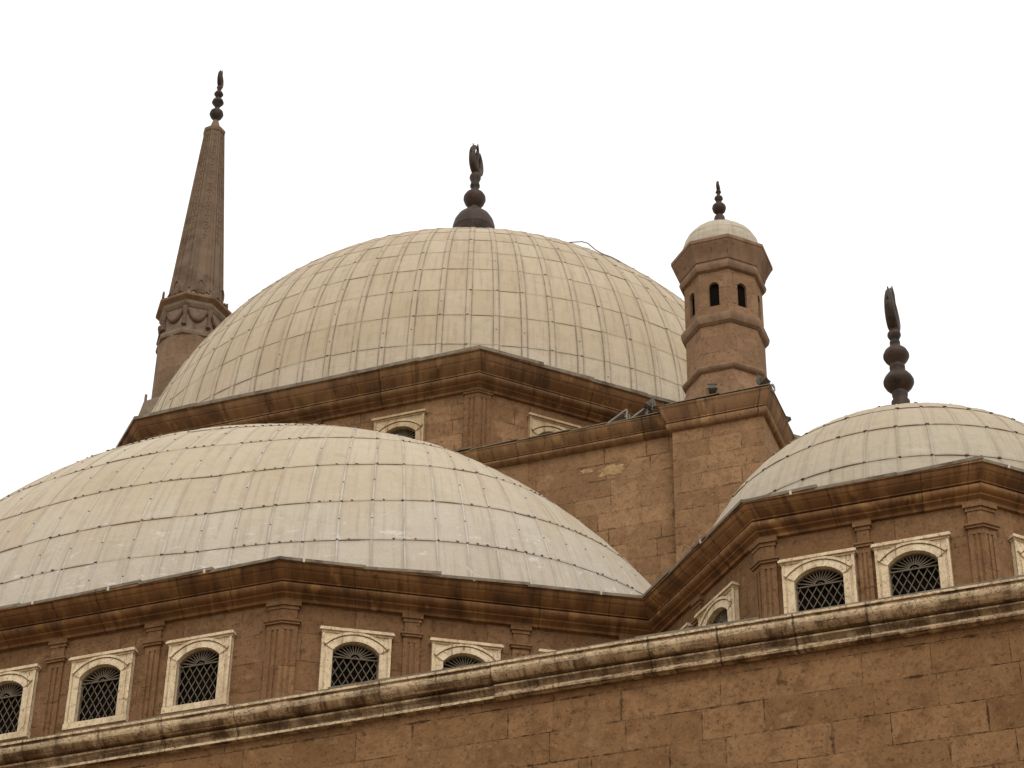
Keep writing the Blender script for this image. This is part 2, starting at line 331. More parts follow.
def offset(path, d, closed=False):
    P = [Vector(p).to_2d() for p in path]; N = len(P); out = []
    def nrm(a, b): t = (b - a).normalized(); return Vector((t.y, -t.x))
    for i in range(N):
        n0 = nrm(P[i - 1], P[i]) if (closed or i > 0) else None; n1 = nrm(P[i], P[(i + 1) % N]) if (closed or i < N - 1) else None
        n0 = n0 or n1; n1 = n1 or n0; b = n0 + n1; out.append(tuple(P[i] + b * (2 * d / b.length_squared)))
    return out
def octagon(cx, cy, apo): 
    r = apo / math.cos(R(22.5)); return [(cx + r * math.sin(R(22.5 + 45 * k)), cy - r * math.cos(R(22.5 + 45 * k))) for k in range(-4, 4)]
def tag(o, label=None, cat=None, group=None, kind=None):
    if label: o['label'] = label
    if cat: o['category'] = cat
    if group: o['group'] = group
    if kind: o['kind'] = kind
    return o
def empty(name, loc=(0, 0, 0), rz=0.0):
    o = bpy.data.objects.new(name, None); COL.objects.link(o); o.location = loc; o.rotation_euler.z = rz; o.empty_display_size = 0.5; return o

def wall_panel(mb, a, b, z0, z1, holes, depth=0.28):
    """upright wall from a to b (2-D) with arched openings: (centre along wall, width, sill z, spring z, rise)"""
    a, b = Vector(a), Vector(b); L = (b - a).length; t = (b - a) / L; nin = Vector((-t.y, t.x))
    p3 = lambda u, z, d=0.0: (a.x + t.x * u + nin.x * d, a.y + t.y * u + nin.y * d, z)
    uo = a.dot(t)
    def q(pts): mb.face([p3(u, z) for u, z in pts], [(u + uo, z) for u, z in pts])
    x = 0.0
    for c, wd, zs, zp, rise in sorted(holes):
        l, r = c - wd / 2, c + wd / 2
        q([(x, z0), (l, z0), (l, z1), (x, z1)]); q([(l, z0), (r, z0), (r, zs), (l, zs)])
        n = 10; arc = arch(wd, rise, n); ap = [(c + X, zp + Z) for X, Z in arc]
        for i in range(n): q([ap[i], ap[i + 1], (ap[i + 1][0], z1), (ap[i][0], z1)])
        loop = [(l, zs), (r, zs)] + [ap[i] for i in range(n, -1, -1)]
        for i in range(len(loop)):
            e, f = loop[i], loop[(i + 1) % len(loop)]
            mb.face([p3(*f), p3(*e), p3(*e, depth), p3(*f, depth)])
        x = r
    q([(x, z0), (L, z0), (L, z1), (x, z1)])
def arch(wd, rise, n):
    rad = (wd * wd / 4 + rise * rise) / (2 * rise); a = math.asin(min(1, wd / 2 / rad))
    if rise > wd / 2: a = math.pi / 2; rad = wd / 2
    return [(rad * math.sin(-a + 2 * a * i / n), rad * math.cos(-a + 2 * a * i / n) - (rad - rise)) for i in range(n + 1)]

# ------------------------------------------------------------------ setting
g = MB(); S_ = 3000.0
g.face([(-S_, -S_, 0), (S_, -S_, 0), (S_, S_, 0), (-S_, S_, 0)])
tag(g.build('ground', M['ground']), kind='structure')

mosque = tag(empty('mosque', (0, 0, 0)), 'brown sandstone mosque with lead-sheeted domes, barred arched windows and one slim octagonal turret', 'mosque')

# cornice profile of the drums, from the eave edge down; (offset from wall face, z below the eave)
def drum_profile(ov, ztop, h, inner=0.9, kc=0.47):
    k = ov
    def z(q): return ztop - h * (q / .47 * kc if q < .47 else kc + (q - .47) / .53 * (1 - kc))
    return [(ov - inner, ztop + 0.03), (k * 1.00, z(0)), (k * 1.00, z(.07)), (k * .93, z(.085)), (k * .92, z(.12)), (k * .86, z(.20)), (k * .825, z(.232)), (k * .80, z(.236)), (k * .79, z(.255)), (k * .72, z(.30)), (k * .61, z(.37)), (k * .52, z(.42)), (k * .50, z(.43)),
            (k * .50, z(.47)), (k * .36, z(.48)), (k * .38, z(.505)), (k * .47, z(.525)), (k * .545, z(.57)), (k * .565, z(.63)), (k * .54, z(.70)), (k * .46, z(.755)), (k * .36, z(.775)), (k * .33, z(.78)), (k * .33, z(.84)),
            (k * .24, z(.86)), (k * .15, z(.91)), (k * .13, z(1.0)), (-0.02, z(1.0))]
def plain_profile(ov, ztop, h, inner=0.9, kc=0):
    """one deep cove over one fat roll"""
    k = ov; z = lambda q: ztop - q * h
    return [(ov - inner, ztop + 0.03), (k, z(0)), (k, z(.07)), (k * .95, z(.09)), (k * .90, z(.2)), (k * .78, z(.34)), (k * .62, z(.48)), (k * .48, z(.57)), (k * .44, z(.585)), (k * .44, z(.63)), (k * .30, z(.65)),
            (k * .42, z(.69)), (k * .49, z(.75)), (k * .49, z(.83)), (k * .40, z(.91)), (k * .22, z(.97)), (-.02, z(1.0))]
def cornice(path, ov, ztop, h, mat, parent, closed=False, inner=0.9, name='cornice', kc=.47, prof=drum_profile):
    mb = MB(); mb.sweep(path, prof(ov, ztop, h, inner, kc), closed); return mb.build(name, mat, parent, smooth=38)
def flashing(path, ztop, parent, closed=False, step=1.5, wd=0.13, t=0.06, tabs=False, name='eave_flashing'):
    """strips of lead lapped along the eave edge, slightly uneven"""
    mb = MB(); N = len(path)
    for i in range(N if closed else N - 1):
        a, b = Vector(path[i]), Vector(path[(i + 1) % N]); L = (b - a).length; tv = (b - a) / L; nv = Vector((tv.y, -tv.x)); n = max(1, round(L / step)); x = 0.0
        for k in range(n):
            x1 = L * (k + 1) / n + (rnd.uniform(-.2, .2) if k < n - 1 else 0.0)
            h0, h1 = 0.0 + rnd.uniform(-.01, .02), 0.0 + rnd.uniform(0, .06)
            o0, o1 = rnd.uniform(.0, .025), rnd.uniform(.0, .03)
            A, B = a + tv * (x - (0.03 if k else 0)), a + tv * (x1 + 0.01)
            lo = .02 - t
            def P(p, o, z): return (p.x + nv.x * o, p.y + nv.y * o, ztop + z)
            q = [P(A, o0 + .004, h0 + lo), P(B, o1 + .004, h1 + lo), P(B, o1 + .004, h1 + .025), P(A, o0 + .004, h0 + .025)]; r = [P(A, -wd, h0 + .032), P(B, -wd, h1 + .032), P(B, -wd, h1 + .05), P(A, -wd, h0 + .05)]
            mb.face(q); mb.face([q[3], q[2], r[2], r[3]]); mb.face([q[1], q[0], r[0], r[1]]); mb.face([q[0], q[3], r[3], r[0]]); mb.face([q[2], q[1], r[1], r[2]]); mb.face(r[::-1])
            x = x1
        x = rnd.uniform(.3, 1.0) if tabs else L
        while x < L - .1:
            p = a + tv * x + nv * .012; mb.box((p.x, p.y, ztop + .0), .045, .03, .09, Matrix.Rotation(math.atan2(tv.y, tv.x), 3, 'Z'), 1); x += rnd.uniform(1.6, 3.6)
    return mb.build(name, [M['flash'], M['tab']], parent, weld=False)

# ------------------------------------------------------------------ panelled dome
def dome(name, c, rad, nrib, phase, rings, mat, parent, az=(0, 360), batten=0.06, bh=0.022, lap=0.018, clips=0.85, midclip=0.0, seed=1, cs=1.0, sag=0.012, warp=None, nails=False):
    """rings: list of latitudes in degrees, first = lower rim. Sheets lap downwards, battens cover the upright seams."""
    rg = random.Random(seed); mb = MB(); cx, cy, cz = c
    step = 360.0 / nrib; k0 = math.floor((az[0] - phase) / step); k1 = math.ceil((az[1] - phase) / step)
    full = abs(az[1] - az[0]) >= 359.9
    if full: k0, k1 = 0, nrib
    def pt(a, la, o):
        if warp: a, la = warp(a, la); o += .10 * max(0, 1 - abs(a - 50) / 30)
        a = R(a); la = R(la); r = rad + o; return (cx + r * math.cos(la) * math.sin(a), cy - r * math.cos(la) * math.cos(a), cz + r * math.sin(la))
    lift = {}
    for k in range(k0, k1):
        for j in range(len(rings)): lift[k, j] = (rg.uniform(-.004, .006), rg.uniform(0, .012), rg.uniform(-.01, .01), rg.uniform(.0, .014))
    colang = {}
    nv = 4
    for j in range(len(rings) - 1):
        la0, la1 = rings[j], rings[j + 1]; cl = math.cos(R((la0 + la1) / 2)); su = 2 * math.pi * rad * cl / nrib
        hb = min(batten / 2 / su, 0.2); e = min(0.012 / su, .03)
        us = [0, hb, hb + e, .28, .5, .72, 1 - hb - e, 1 - hb, 1]
        for k in range(k0, k1):
            L = lift[k, j]
            def hgt(u, vv):
                bat = bh if (u <= hb + 1e-9 or u >= 1 - hb - 1e-9) else 0.0
                pil = L[3] * math.sin(math.pi * min(1, max(0, u))) * math.sin(math.pi * vv) if bat == 0 else 0.0
                lp = (lap + L[1] * (sag / .012) * (4 * u * (1 - u))) * (1 - vv) * (1.0)
                return bat + pil + lp + (L[0] if bat == 0 else 0)
            g_ = []
            vs = [0, .04, .35, .68, 1.0]
            for vv in vs:
                la = la0 + (la1 - la0) * vv
                g_.append([pt(phase + (k + u) * step, la, hgt(u, vv)) for u in us])
            for q in range(len(vs) - 1):
                for p in range(len(us) - 1):
                    t = [(k + us[p], j + vs[q]), (k + us[p + 1], j + vs[q]), (k + us[p + 1], j + vs[q + 1]), (k + us[p], j + vs[q + 1])]
                    mb.face([g_[q][p], g_[q][p + 1], g_[q + 1][p + 1], g_[q + 1][p]], t)
            # lower lap edge
            for p in range(len(us) - 1):
                a0, a1 = phase + (k + us[p]) * step, phase + (k + us[p + 1]) * step
                mb.face([pt(a0, la0, -.006), pt(a1, la0, -.006), g_[0][p + 1], g_[0][p]], [(k + us[p], j), (k + us[p + 1], j), (k + us[p + 1], j + .01), (k + us[p], j + .01)])
            if rg.random() < clips and j > 0:
                a = phase + k * step + rg.uniform(-.06, .06) * step; la = la0 + rg.uniform(-.1, .1); C = Vector(pt(a, la, bh + lap)); nz = (C - Vector(c)).normalized(); tx = Vector((math.cos(R(a)), math.sin(R(a)), 0)); ty = nz.cross(tx)
                s_ = rg.uniform(.05, .085) * cs
                mb.box(C, s_ * 1.25, s_ * .6, .022, Matrix((tx, ty, nz)).transposed(), 1)
            if nails:
                for uu in (.34, .67):
                    if rg.random() < .5:
                        a = phase + (k + uu) * step; C = Vector(pt(a, la0 + .1, lap + .012)); nz = (C - Vector(c)).normalized(); tx = Vector((math.cos(R(a)), math.sin(R(a)), 0))
                        mb.box(C, rg.uniform(.03, .06), .025, .018, Matrix((tx, nz.cross(tx), nz)).transposed(), 1)
            if midclip and rg.random() < midclip:
                la = la0 + (la1 - la0) * rg.choice((.47, .52)); a = phase + k * step; C = Vector(pt(a, la, bh + lap * .5)); nz = (C - Vector(c)).normalized(); tx = Vector((math.cos(R(a)), math.sin(R(a)), 0)); ty = nz.cross(tx)
                mb.box(C, .05 * cs, .035 * cs, .018, Matrix((tx, ty, nz)).transposed(), 1)
    # top cap
    lt = rings[-1]
    for k in range(k0, k1):
        mb.face([pt(phase + k * step, lt, 0), pt(phase + (k + 1) * step, lt, 0), pt(0, 90, 0)], [(k, len(rings) - 1), (k + 1, len(rings) - 1), (k + .5, len(rings) + 1)])
    return mb.build(name, [mat, M['clip'], M['tab']], parent)

def crescent(name, c, size, parent, yaw=R(0), lean=0.12, spikes=3):
    """bronze crescent ornament whose horns nearly close, with small studs and an inner sprig"""
    mb = MB(); cx, cy, cz = c; n = 30; r = size * .43
    Rm = Matrix.Rotation(yaw, 3, 'Z') @ Matrix.Rotation(lean, 3, 'Y')
    T = lambda x, y, z: Vector(c) + Rm @ Vector((x, y, z))
    pts = []; rad = []
    for i in range(n + 1):
        a = R(-158 + 316 * i / n); pts.append(T(r * .78 * math.sin(a), 0, r * 1.05 - r * math.cos(a))); k = math.cos(a / 2 * .93)
        rad.append(size * (.034 + .085 * max(0, k) ** 1.3))
    mb.tube(pts, rad, 8)
    for i in range(3, n - 2, 4):
        d = (pts[i] - T(0, 0, r)).normalized(); mb.tube([pts[i] + d * rad[i] * .7, pts[i] + d * (rad[i] + size * .05)], [size * .022, size * .012], 6)
    # sprig inside the crescent, rising between the horns
    mb.tube([T(0, 0, size * .03), T(-.02 * size, .02 * size, size * .35), T(.01 * size, -.02 * size, size * .7), T(-.02 * size, 0, size * 1.06)], [size * .06, size * .075, size * .06, size * .015], 7)
    for s_ in (-1, 1):
        mb.tube([T(0, 0, size * .25), T(s_ * .12 * size, s_ * .05 * size, size * .5), T(s_ * .09 * size, s_ * .06 * size, size * .78), T(s_ * .12 * size, s_ * .05 * size, size * 1.0)], [size * .05, size * .06, size * .035, size * .012], 6)
    return mb.build(name, M['bronze'], parent, smooth=50)

def finial(name, cx, cy, prof, parent, n=28):
    mb = MB(); mb.lathe(cx, cy, prof, n); return mb.build(name, M['bronze'], parent, smooth=45)

# ------------------------------------------------------------------ window and pilaster prototypes
def make_window(wd=1.37, top=1.61, ow=0.92, oz=0.135, spring=1.12, rise=0.225, mat=None):
    """local axes: x along the wall to the right, y into the wall, z up; origin at the foot of the surround on the wall face"""
    n = 12; arc = arch(ow, rise, n); hw = wd / 2; ho = ow / 2
    unlit_back = MB(); ya = 0.07  # sheet behind the grille, coloured near black as interior darkness
    loop = [(-ho - .02, oz - .02), (ho + .02, oz - .02), (ho + .02, spring)] + [(x * 1.04, spring + z * 1.04 + .01) for x, z in arc[::-1]] + [(-ho - .02, spring)]
    unlit_back.face([(x, ya, z) for x, z in loop]); unlit_back.face([(x, ya + .04, z) for x, z in reversed(loop)])
    for i in range(len(loop)): p, q = loop[i], loop[(i + 1) % len(loop)]; unlit_back.face([(q[0], ya, q[1]), (p[0], ya, p[1]), (p[0], ya + .04, p[1]), (q[0], ya + .04, q[1])])
    P = unlit_back.build('window', M['unlit_back'])
    sr = MB()
    def slab(yf, yb, x0, x1, z0, z1): sr.box(((x0 + x1) / 2, (yf + yb) / 2, (z0 + z1) / 2), x1 - x0, yb - yf, z1 - z0)
    # front plate with arched hole
    yf = -0.10
    def F(pts, y): sr.face([(x, y, z) for x, z in pts], [(x + 3.1, z) for x, z in pts])
    ht = top - 0.11
    F([(-hw, oz - .0), (-ho, oz), (-ho, spring), (-hw, spring)], yf); F([(ho, oz), (hw, oz), (hw, spring), (ho, spring)], yf)
    F([(-hw, spring), (-ho, spring), (-ho, ht), (-hw, ht)], yf); F([(ho, spring), (hw, spring), (hw, ht), (ho, ht)], yf)
    for i in range(n):
        a, b = arc[i], arc[i + 1]; F([(a[0], spring + a[1]), (b[0], spring + b[1]), (b[0], ht), (a[0], ht)], yf)
    lp = [(-ho, oz), (ho, oz)] + [(x, spring + z) for x, z in arc[::-1]]
    for i in range(len(lp)):
        p, q = lp[i], lp[(i + 1) % len(lp)]; sr.face([(q[0], yf, q[1]), (p[0], yf, p[1]), (p[0], .10, p[1]), (q[0], .10, q[1])])
    for x in (-hw, hw): sr.face([(x, yf, oz), (x, yf, ht), (x, .0, ht), (x, .0, oz)] if x < 0 else [(x, yf, ht), (x, yf, oz), (x, 0, oz), (x, 0, ht)])
    # sill
    slab(-.135, .0, -hw - .012, hw + .012, 0, oz - .002)
    # cornice shelf on top: two fillets
    slab(-.125, .0, -hw - .02, hw + .02, ht + .001, ht + .035); slab(-.175, .0, -hw - .055, hw + .055, ht + .037, ht + .075); slab(-.155, .0, -hw - .035, hw + .035, ht + .077, top)
    # raised jamb mouldings and archivolt band
    jw = .165
    for sx in (-1, 1):
        x0, x1 = sorted((sx * ho, sx * (ho + jw - .035))); slab(yf - .035, yf + .01, x0, x1, oz + .002, spring - .012)
        x0, x1 = sorted((sx * (hw - .055), sx * hw)); slab(yf - .02, yf + .01, x0, x1, oz + .002, ht - .004)
    arcs = []
    for dd in (0.0, jw - .035, jw - .02, jw + .03): arcs.append([(x * (1 + dd / (ow / 2) * .98), spring + z + dd * (.55 + .45 * math.cos(x / ho * 1.2))) for x, z in arc])
    def band(A, B, y):
        for i in range(n): F([A[i], A[i + 1], B[i + 1], B[i]], y)
        for i in range(n):
            sr.face([(B[i][0], y, B[i][1]), (B[i + 1][0], y, B[i + 1][1]), (B[i + 1][0], yf, B[i + 1][1]), (B[i][0], yf, B[i][1])])
            sr.face([(A[i + 1][0], y, A[i + 1][1]), (A[i][0], y, A[i][1]), (A[i][0], yf, A[i][1]), (A[i + 1][0], yf, A[i + 1][1])])
        for A_, B_, fl in ((A[0], B[0], 0), (A[-1], B[-1], 1)): sr.face([(A_[0], y, A_[1]), (B_[0], y, B_[1]), (B_[0], yf, B_[1]), (A_[0], yf, A_[1])])
    band(arcs[0], arcs[1], yf - .035); band(arcs[2], arcs[3], yf - .06)
    Sr = sr.build('surround', M[mat or 'marble'], P, weld=False)
    gr = MB(); yg = -.01; bw_ = .016
    # outer frame bars
    fl = [(x * .985, z) for x, z in lp]
    for i in range(len(lp)):
        p, q = lp[i], lp[(i + 1) % len(lp)]; p = (p[0] * .97, oz + (p[1] - oz) * .985 + .006); q = (q[0] * .97, oz + (q[1] - oz) * .985 + .006); gr.bar((p[0], yg + .012, p[1]), (q[0], yg + .012, q[1]), .03, .03, (0, 1, 0))
    ztr = spring - .10
    gr.bar((-ho, yg - .012, ztr), (ho, yg - .012, ztr), .026, .024, (0, 1, 0))
    dw, dh = ow / 6.0, .275
    for sgn, yo in ((1, 0.0), (-1, .014)):
        sl = dh / dw
        for k in range(-14, 15):
            # line z - oz = sgn*sl*(x) + k*dh
            seg = []
            for i in range(61):
                x = -ho + ow * i / 60; z = oz + .02 + sgn * sl * x + k * dh + dh * .5
                if oz <= z <= ztr: seg.append((x, z))
            if len(seg) > 1: gr.bar((seg[0][0], yg + yo, seg[0][1]), (seg[-1][0], yg + yo, seg[-1][1]), bw_, .012, (0, 1, 0))
    # fan of bars above the transom
    for k in range(1, 14):
        a = math.pi * k / 14; dx, dz = math.cos(a), math.sin(a); t = 0.0
        while True:
            x, z = dx * t, ztr + dz * t
            j = min(range(n + 1), key=lambda i: abs(arc[i][0] - x))
            if abs(x) > ho * .97 or z > spring + arc[j][1] * .98: break
            t += .01
        if t > .13: gr.bar((dx * .11, yg, ztr + dz * .11), (dx * t, yg, ztr + dz * t), .020, .014, (0, 1, 0))
    gr.tube([(.11 * math.cos(math.pi * k / 10), yg, ztr + .11 * math.sin(math.pi * k / 10)) for k in range(11)], .013, 6)
    gr.tube([(.05 * math.cos(math.pi * k / 8), yg, ztr + .05 * math.sin(math.pi * k / 8)) for k in range(9)], .012, 6)
    Gr = gr.build('grille', M['iron'], P, weld=False)
    return P
def copy_tree(o, parent):
    c = o.copy(); COL.objects.link(c); c.parent = parent
    for ch in o.children:
        d = ch.copy(); COL.objects.link(d); d.parent = c
    return c
W0 = make_window(); used = []; W1 = make_window(mat='sand', spring=1.0, ow=.95); sandy = []
def place_window(a, b, u, z, scale=1.0):
    a, b = Vector(a), Vector(b); t = (b - a).normalized(); p = a + t * u
    src, lst = (W1, sandy) if scale > 1.01 else (W0, used)
    o = src if not lst else copy_tree(src, mosque); lst.append(o); o.parent = mosque
    o.location = (p.x, p.y, z); o.rotation_euler = (0, 0, math.atan2(t.y, t.x)); o.scale = (scale,) * 3
    return o
def hole(u, z, s=1.0): return (u, 0.98 * s, z + .10 * s, z + (1.13 if s == 1.0 else 1.01) * s, .25 * s)

def corner_path(path, i, half):
    """three points of the wall line around vertex i, `half` metres each way (straight if i is a (a,b,u) tuple)"""
    if isinstance(i, tuple):
        a, b, u = Vector(i[0]), Vector(i[1]), i[2]; t = (b - a).normalized(); return [a + t * (u - half), a + t * (u + half)]
    P = [Vector(p) for p in path]; v = P[i]; return [v + (P[i - 1] - v).normalized() * half, v, v + (P[(i + 1) % len(P)] - v).normalized() * half]
def strip(mb, pts, off, z0, z1, base=-0.02):
    o = offset(pts, off); i = offset(pts, base); mb.prism([tuple(p) for p in o] + [tuple(p) for p in reversed(i)], z0, z1)
def strip_along(pts, s0, s1):
    """part of a polyline between arc lengths"""
    out = []; acc = 0.0
    for k in range(len(pts) - 1):
        a, b = Vector(pts[k]), Vector(pts[k + 1]); L = (b - a).length
        lo, hi = max(s0, acc), min(s1, acc + L)
        if hi > lo + 1e-6:
            p = a + (b - a) * ((lo - acc) / L); q = a + (b - a) * ((hi - acc) / L)
            if not out: out.append(p)
            out.append(q)
        acc += L
    return out
def pilaster(where, path, half, zb, zcap, ztop, parent, nfl=2, d=0.05, capital=True, s=1.0):
    pts = corner_path(path, where, half); mb = MB(); tot = sum((Vector(pts[k + 1]) - Vector(pts[k])).length for k in range(len(pts) - 1))
    zf = zcap - .20 * s
    strip(mb, pts, d, zf, zcap - .085 * s)                       # solid head above the flutes
    # fluted shaft: thin back plate plus fillets between the flutes
    strip(mb, pts, d - .022, zb, zf - .002)
    edge = .07 * s if nfl == 2 else .10 * s; fw = (tot - 2 * edge) / (nfl * 2 - 1) if nfl else 0
    spans = []; x = 0.0
    if nfl == 2: spans = [(0, tot * .27), (tot * .40, tot * .60), (tot * .73, tot)]
    else: spans = [(0, tot * .17), (tot * .25, tot * .35), (tot * .43, tot * .57), (tot * .65, tot * .75), (tot * .83, tot)]
    for a, b in spans:
        q = strip_along(pts, a, b); strip(mb, q, d, zb, zf - .004, d - .0205)
    cp = corner_path(path, where, half + .035 * s); strip(mb, cp, d + .04, zcap - .083 * s, zcap - .035 * s)
    cp = corner_path(path, where, half + .06 * s); strip(mb, cp, d + .065, zcap - .033 * s, zcap)
    cp = corner_path(path, where, half * .92)
    if ztop - .19 * s > zcap + .05: strip(mb, cp, d + .0, zcap + .002, ztop - .19 * s)   # frieze block
    if capital:
        cp = corner_path(path, where, half * .92 + .03 * s); strip(mb, cp, d + .02, ztop - .188 * s, ztop - .12 * s)
        cp = corner_path(path, where, half * .92 + .06 * s); strip(mb, cp, d + .055, ztop - .118 * s, ztop - .004)
    return mb.build('pilaster', M['pil'], parent, weld=False)

# ------------------------------------------------------------------ central dome and its drum
APO, ZM = 12.5, 38.851; OVM = 0.8; HM = 0.84
wp = octagon(0, 0, APO - OVM)
body = MB()
side = math.dist(wp[3], wp[4]); MZ = 35.94; MS = 1.07
wins = []
for k in range(8):
    a, b = wp[k], wp[(k + 1) % 8]; hs_ = []
    if k in (2, 3, 4): 
        us = [side / 2 - 2.62 - .0, side / 2 + 2.62]
        if k == 3: us = [side / 2 - 2.55, side / 2 + 2.62]
        for u in us: hs_.append(hole(u, MZ, MS)); wins.append((a, b, u, MZ, MS))
    wall_panel(body, a, b, 34.0, ZM - .05, hs_, .32)
drum = body.build('drum', M['upper'], mosque); drum['label'] = 'octagonal stone drum under the largest dome at the back'
for q in wins: place_window(*q)
cornice(wp, OVM, ZM, HM, M['corn_up'], drum, True, 2.2, kc=.60); flashing(octagon(0, 0, APO), ZM, drum, True, 1.7, t=.1)
for i in (3, 4, 5): pilaster(i, wp, .36, 34.6, ZM - HM + .01, ZM - HM + .0, drum, 4, .07, False, 1.2)
for k in (2, 3, 4): pilaster((wp[k], wp[(k + 1) % 8], side / 2), wp, .24, 34.6, ZM - HM - .02, ZM - HM, drum, 2, .07, False, 1.1)
dm = dome('dome', (0, 0, 39.402), 11.249, 87, 20.9, [-3.3] + [0.3 + 6.0 * k for k in range(15)], M['sheet_main'], mosque, batten=.15, bh=.022, lap=.004, midclip=.15, seed=3, clips=.45, cs=.7, sag=.006)
dm['label'] = 'largest dome at the back, many paired upright ribs'
SMF = 28.2
def zmain(y): return 53.76 + (230 - y) * .0462 - .15 * min(1, max(0, (y - 172) / 18))
pm = [(0.0, 50.2), (1.05, 50.5), (1.0, 51.0), (.62, 51.6), (.5, 52.4), (.55, 52.9), (.70, 53.35), (.755, 53.7)]
pm += [(r / SMF, zmain(y)) for r, y in ((21.4, 228.4), (21.0, 223.8), (19.4, 219), (16.2, 214.4), (12.2, 211.3), (8.3, 208.9), (5.9, 207.6), (6.0, 206.6), (5.4, 205), (7.2, 203.2), (9.6, 200.5), (11.2, 197), (11.0, 194.5), (9.2, 191.8), (5.4, 189.2), (3.8, 187.6), (3.7, 186.4), (4.9, 185), (5.0, 183.8), (4.2, 182), (4.3, 180.6), (5.8, 177.7), (5.6, 176), (4.2, 174), (2.6, 172.4), (2.4, 171))] + [(0, zmain(170.8))]
finial('finial', -.09, -.03, pm, dm)
CYAW = R(91)
crescent('crescent', (-.09, -.03, zmain(172)), 1.3, dm, CYAW)

# ------------------------------------------------------------------ square block below it with the corner pier
mw = MB(); WY = 12.62; ZW = 35.307
wall_panel(mw, (-13, -WY), (11.0, -WY), 20.0, ZW - .05, [])
wall_panel(mw, (12.9, -11.0), (12.9, 13), 20.0, ZW - .05, [])
wall_panel(mw, (13, 13), (-13, 13), 20.0, ZW - .05, [])
wall_panel(mw, (-13, 13), (-13, -WY), 20.0, ZW - .05, [])
mw.face([(-13, -WY, ZW - .08), (12.9, -WY, ZW - .08), (12.9, 13, ZW - .08), (-13, 13, ZW - .08)])
wall = mw.build('wall', M['upper'], mosque); wall['label'] = 'plain upper wall between the half dome and the drum'
cornice([(-13, -WY), (10.62, -WY)], .36, ZW - .08, .48, M['corn_up'], wall, inner=1.2, prof=plain_profile)
flashing([(-13, -WY - .36), (10.3, -WY - .36)], ZW - .08, wall, step=1.3, t=.02)
mb = MB()
for ctr, rx, rz in (((8.88, 34.06), .36, .14), ((8.22, 34.16), .17, .07)):
    rim = []
    for i in range(26):
        a = 2 * math.pi * i / 26; k = rnd.uniform(.7, 1.15); rim.append((ctr[0] + rx * k * max(-1, min(1, 1.25 * math.cos(a))), ctr[1] + rz * k * max(-1, min(1, 1.25 * math.sin(a)))))
    for i in range(26):
        p, q = rim[i], rim[(i + 1) % 26]; mb.face([(p[0], -WY - .004, p[1]), (q[0], -WY - .004, q[1]), (ctr[0], -WY - .02, ctr[1])])
mb.build('exposed_stone', M['bare'], wall)
cornice([(12.9, -10.4), (12.9, 13.0)], .36, ZW - .08, .48, M['corn_up'], wall, inner=1.2, prof=plain_profile)
T = 11.7444; HB = 1.439; HWL = 1.175
pb = [(T - HWL, -T + HWL), (T - HWL, -T - HWL), (T + HWL, -T - HWL), (T + HWL, -T + HWL)]
mb = MB()
for i in range(4): wall_panel(mb, pb[i], pb[(i + 1) % 4], 20.0, ZW - .03, [])
pier = mb.build('corner_pier', M['upper'], mosque)
cornice(pb, HB - HWL + .0, ZW, .68, M['corn_up'], pier, True, inner=.6, prof=plain_profile)
mb = MB(); mb.prism([(T - 1.2, -T - 1.2), (T + 1.2, -T - 1.2), (T + 1.2, -T + 1.2), (T - 1.2, -T + 1.2)], ZW + .02, ZW + .06); mb.build('pier_cap', M['roof'], pier)
flashing([(T - HB, -T + HB), (T - HB, -T - HB), (T + HB, -T - HB), (T + HB, -T + HB)], ZW, pier, True, 1.2, t=.015)

# ------------------------------------------------------------------ turret
def octp(r): return [(T + r * math.sin(R(22.5 + 45 * k)), -T - r * math.cos(R(22.5 + 45 * k))) for k in range(-4, 4)]
RS = 1.035
sh = octp(RS); mb = MB()
ap = RS * math.cos(R(22.5)); fs = 2 * RS * math.sin(R(22.5))
for k in range(8):
    wall_panel(mb, sh[k], sh[(k + 1) % 8], 37.9, 39.75, [(fs / 2, .27, 38.47, 39.08, .16)], .09)
    wall_panel(mb, sh[k], sh[(k + 1) % 8], 36.35, 37.9, [])
# base: octagon easing into a square with curved broaches
lev = [(36.40, .4286), (36.30, .425), (36.1, .40), (35.9, .34), (35.7, .25), (35.5, .13), (35.36, .03)]
prev = None
for z, cfr in lev:
    A = ap + .03 + (36.4 - z) * .10; c_ = A * (1 - 2 * 0.2929 * 0) ; ch = A * (2 * 0.2929) * (cfr / .4286)
    ring = []
    for sx, sy, flip in ((-1, -1, 0), (1, -1, 1), (1, 1, 0), (-1, 1, 1)):
        p, q = (T + sx * A, -T + sy * (A - ch)), (T + sx * (A - ch), -T + sy * A)
        ring += [p, q] if not flip else [q, p]
    if prev:
        for i in range(8):
            j = (i + 1) % 8; mb.face([(*ring[i], z), (*ring[j], z), (*prev[0][j], prev[1]), (*prev[0][i], prev[1])])
    prev = (ring, z)
turret = mb.build('turret', M['tower'], mosque); turret['label'] = 'slim octagonal turret with small arched openings'
mb = MB()
for i in range(2):
    poly = octp(.80 - i * .0)
mb.prism(octp(.925), 37.9, 39.6); mb.build('shade_core', M['unlit_back'], turret)  # near-black core painted as the shade inside the hollow turret
def ring(prof, name, mat):
    mb = MB(); mb.lathe(T, -T, prof, 8, R(22.5)); return mb.build(name, mat, turret, smooth=30)
ring([(.9, 36.34), (1.05, 36.36), (1.13, 36.40), (1.17, 36.45), (1.177, 36.50), (1.15, 36.55), (1.08, 36.585), (.9, 36.6)], 'moulding', M['corn_tow'])
ring([(.9, 37.84), (1.06, 37.86), (1.13, 37.92), (1.155, 38.0), (1.165, 38.09), (1.14, 38.17), (1.05, 38.21), (.9, 38.22)], 'moulding', M['corn_tow'])
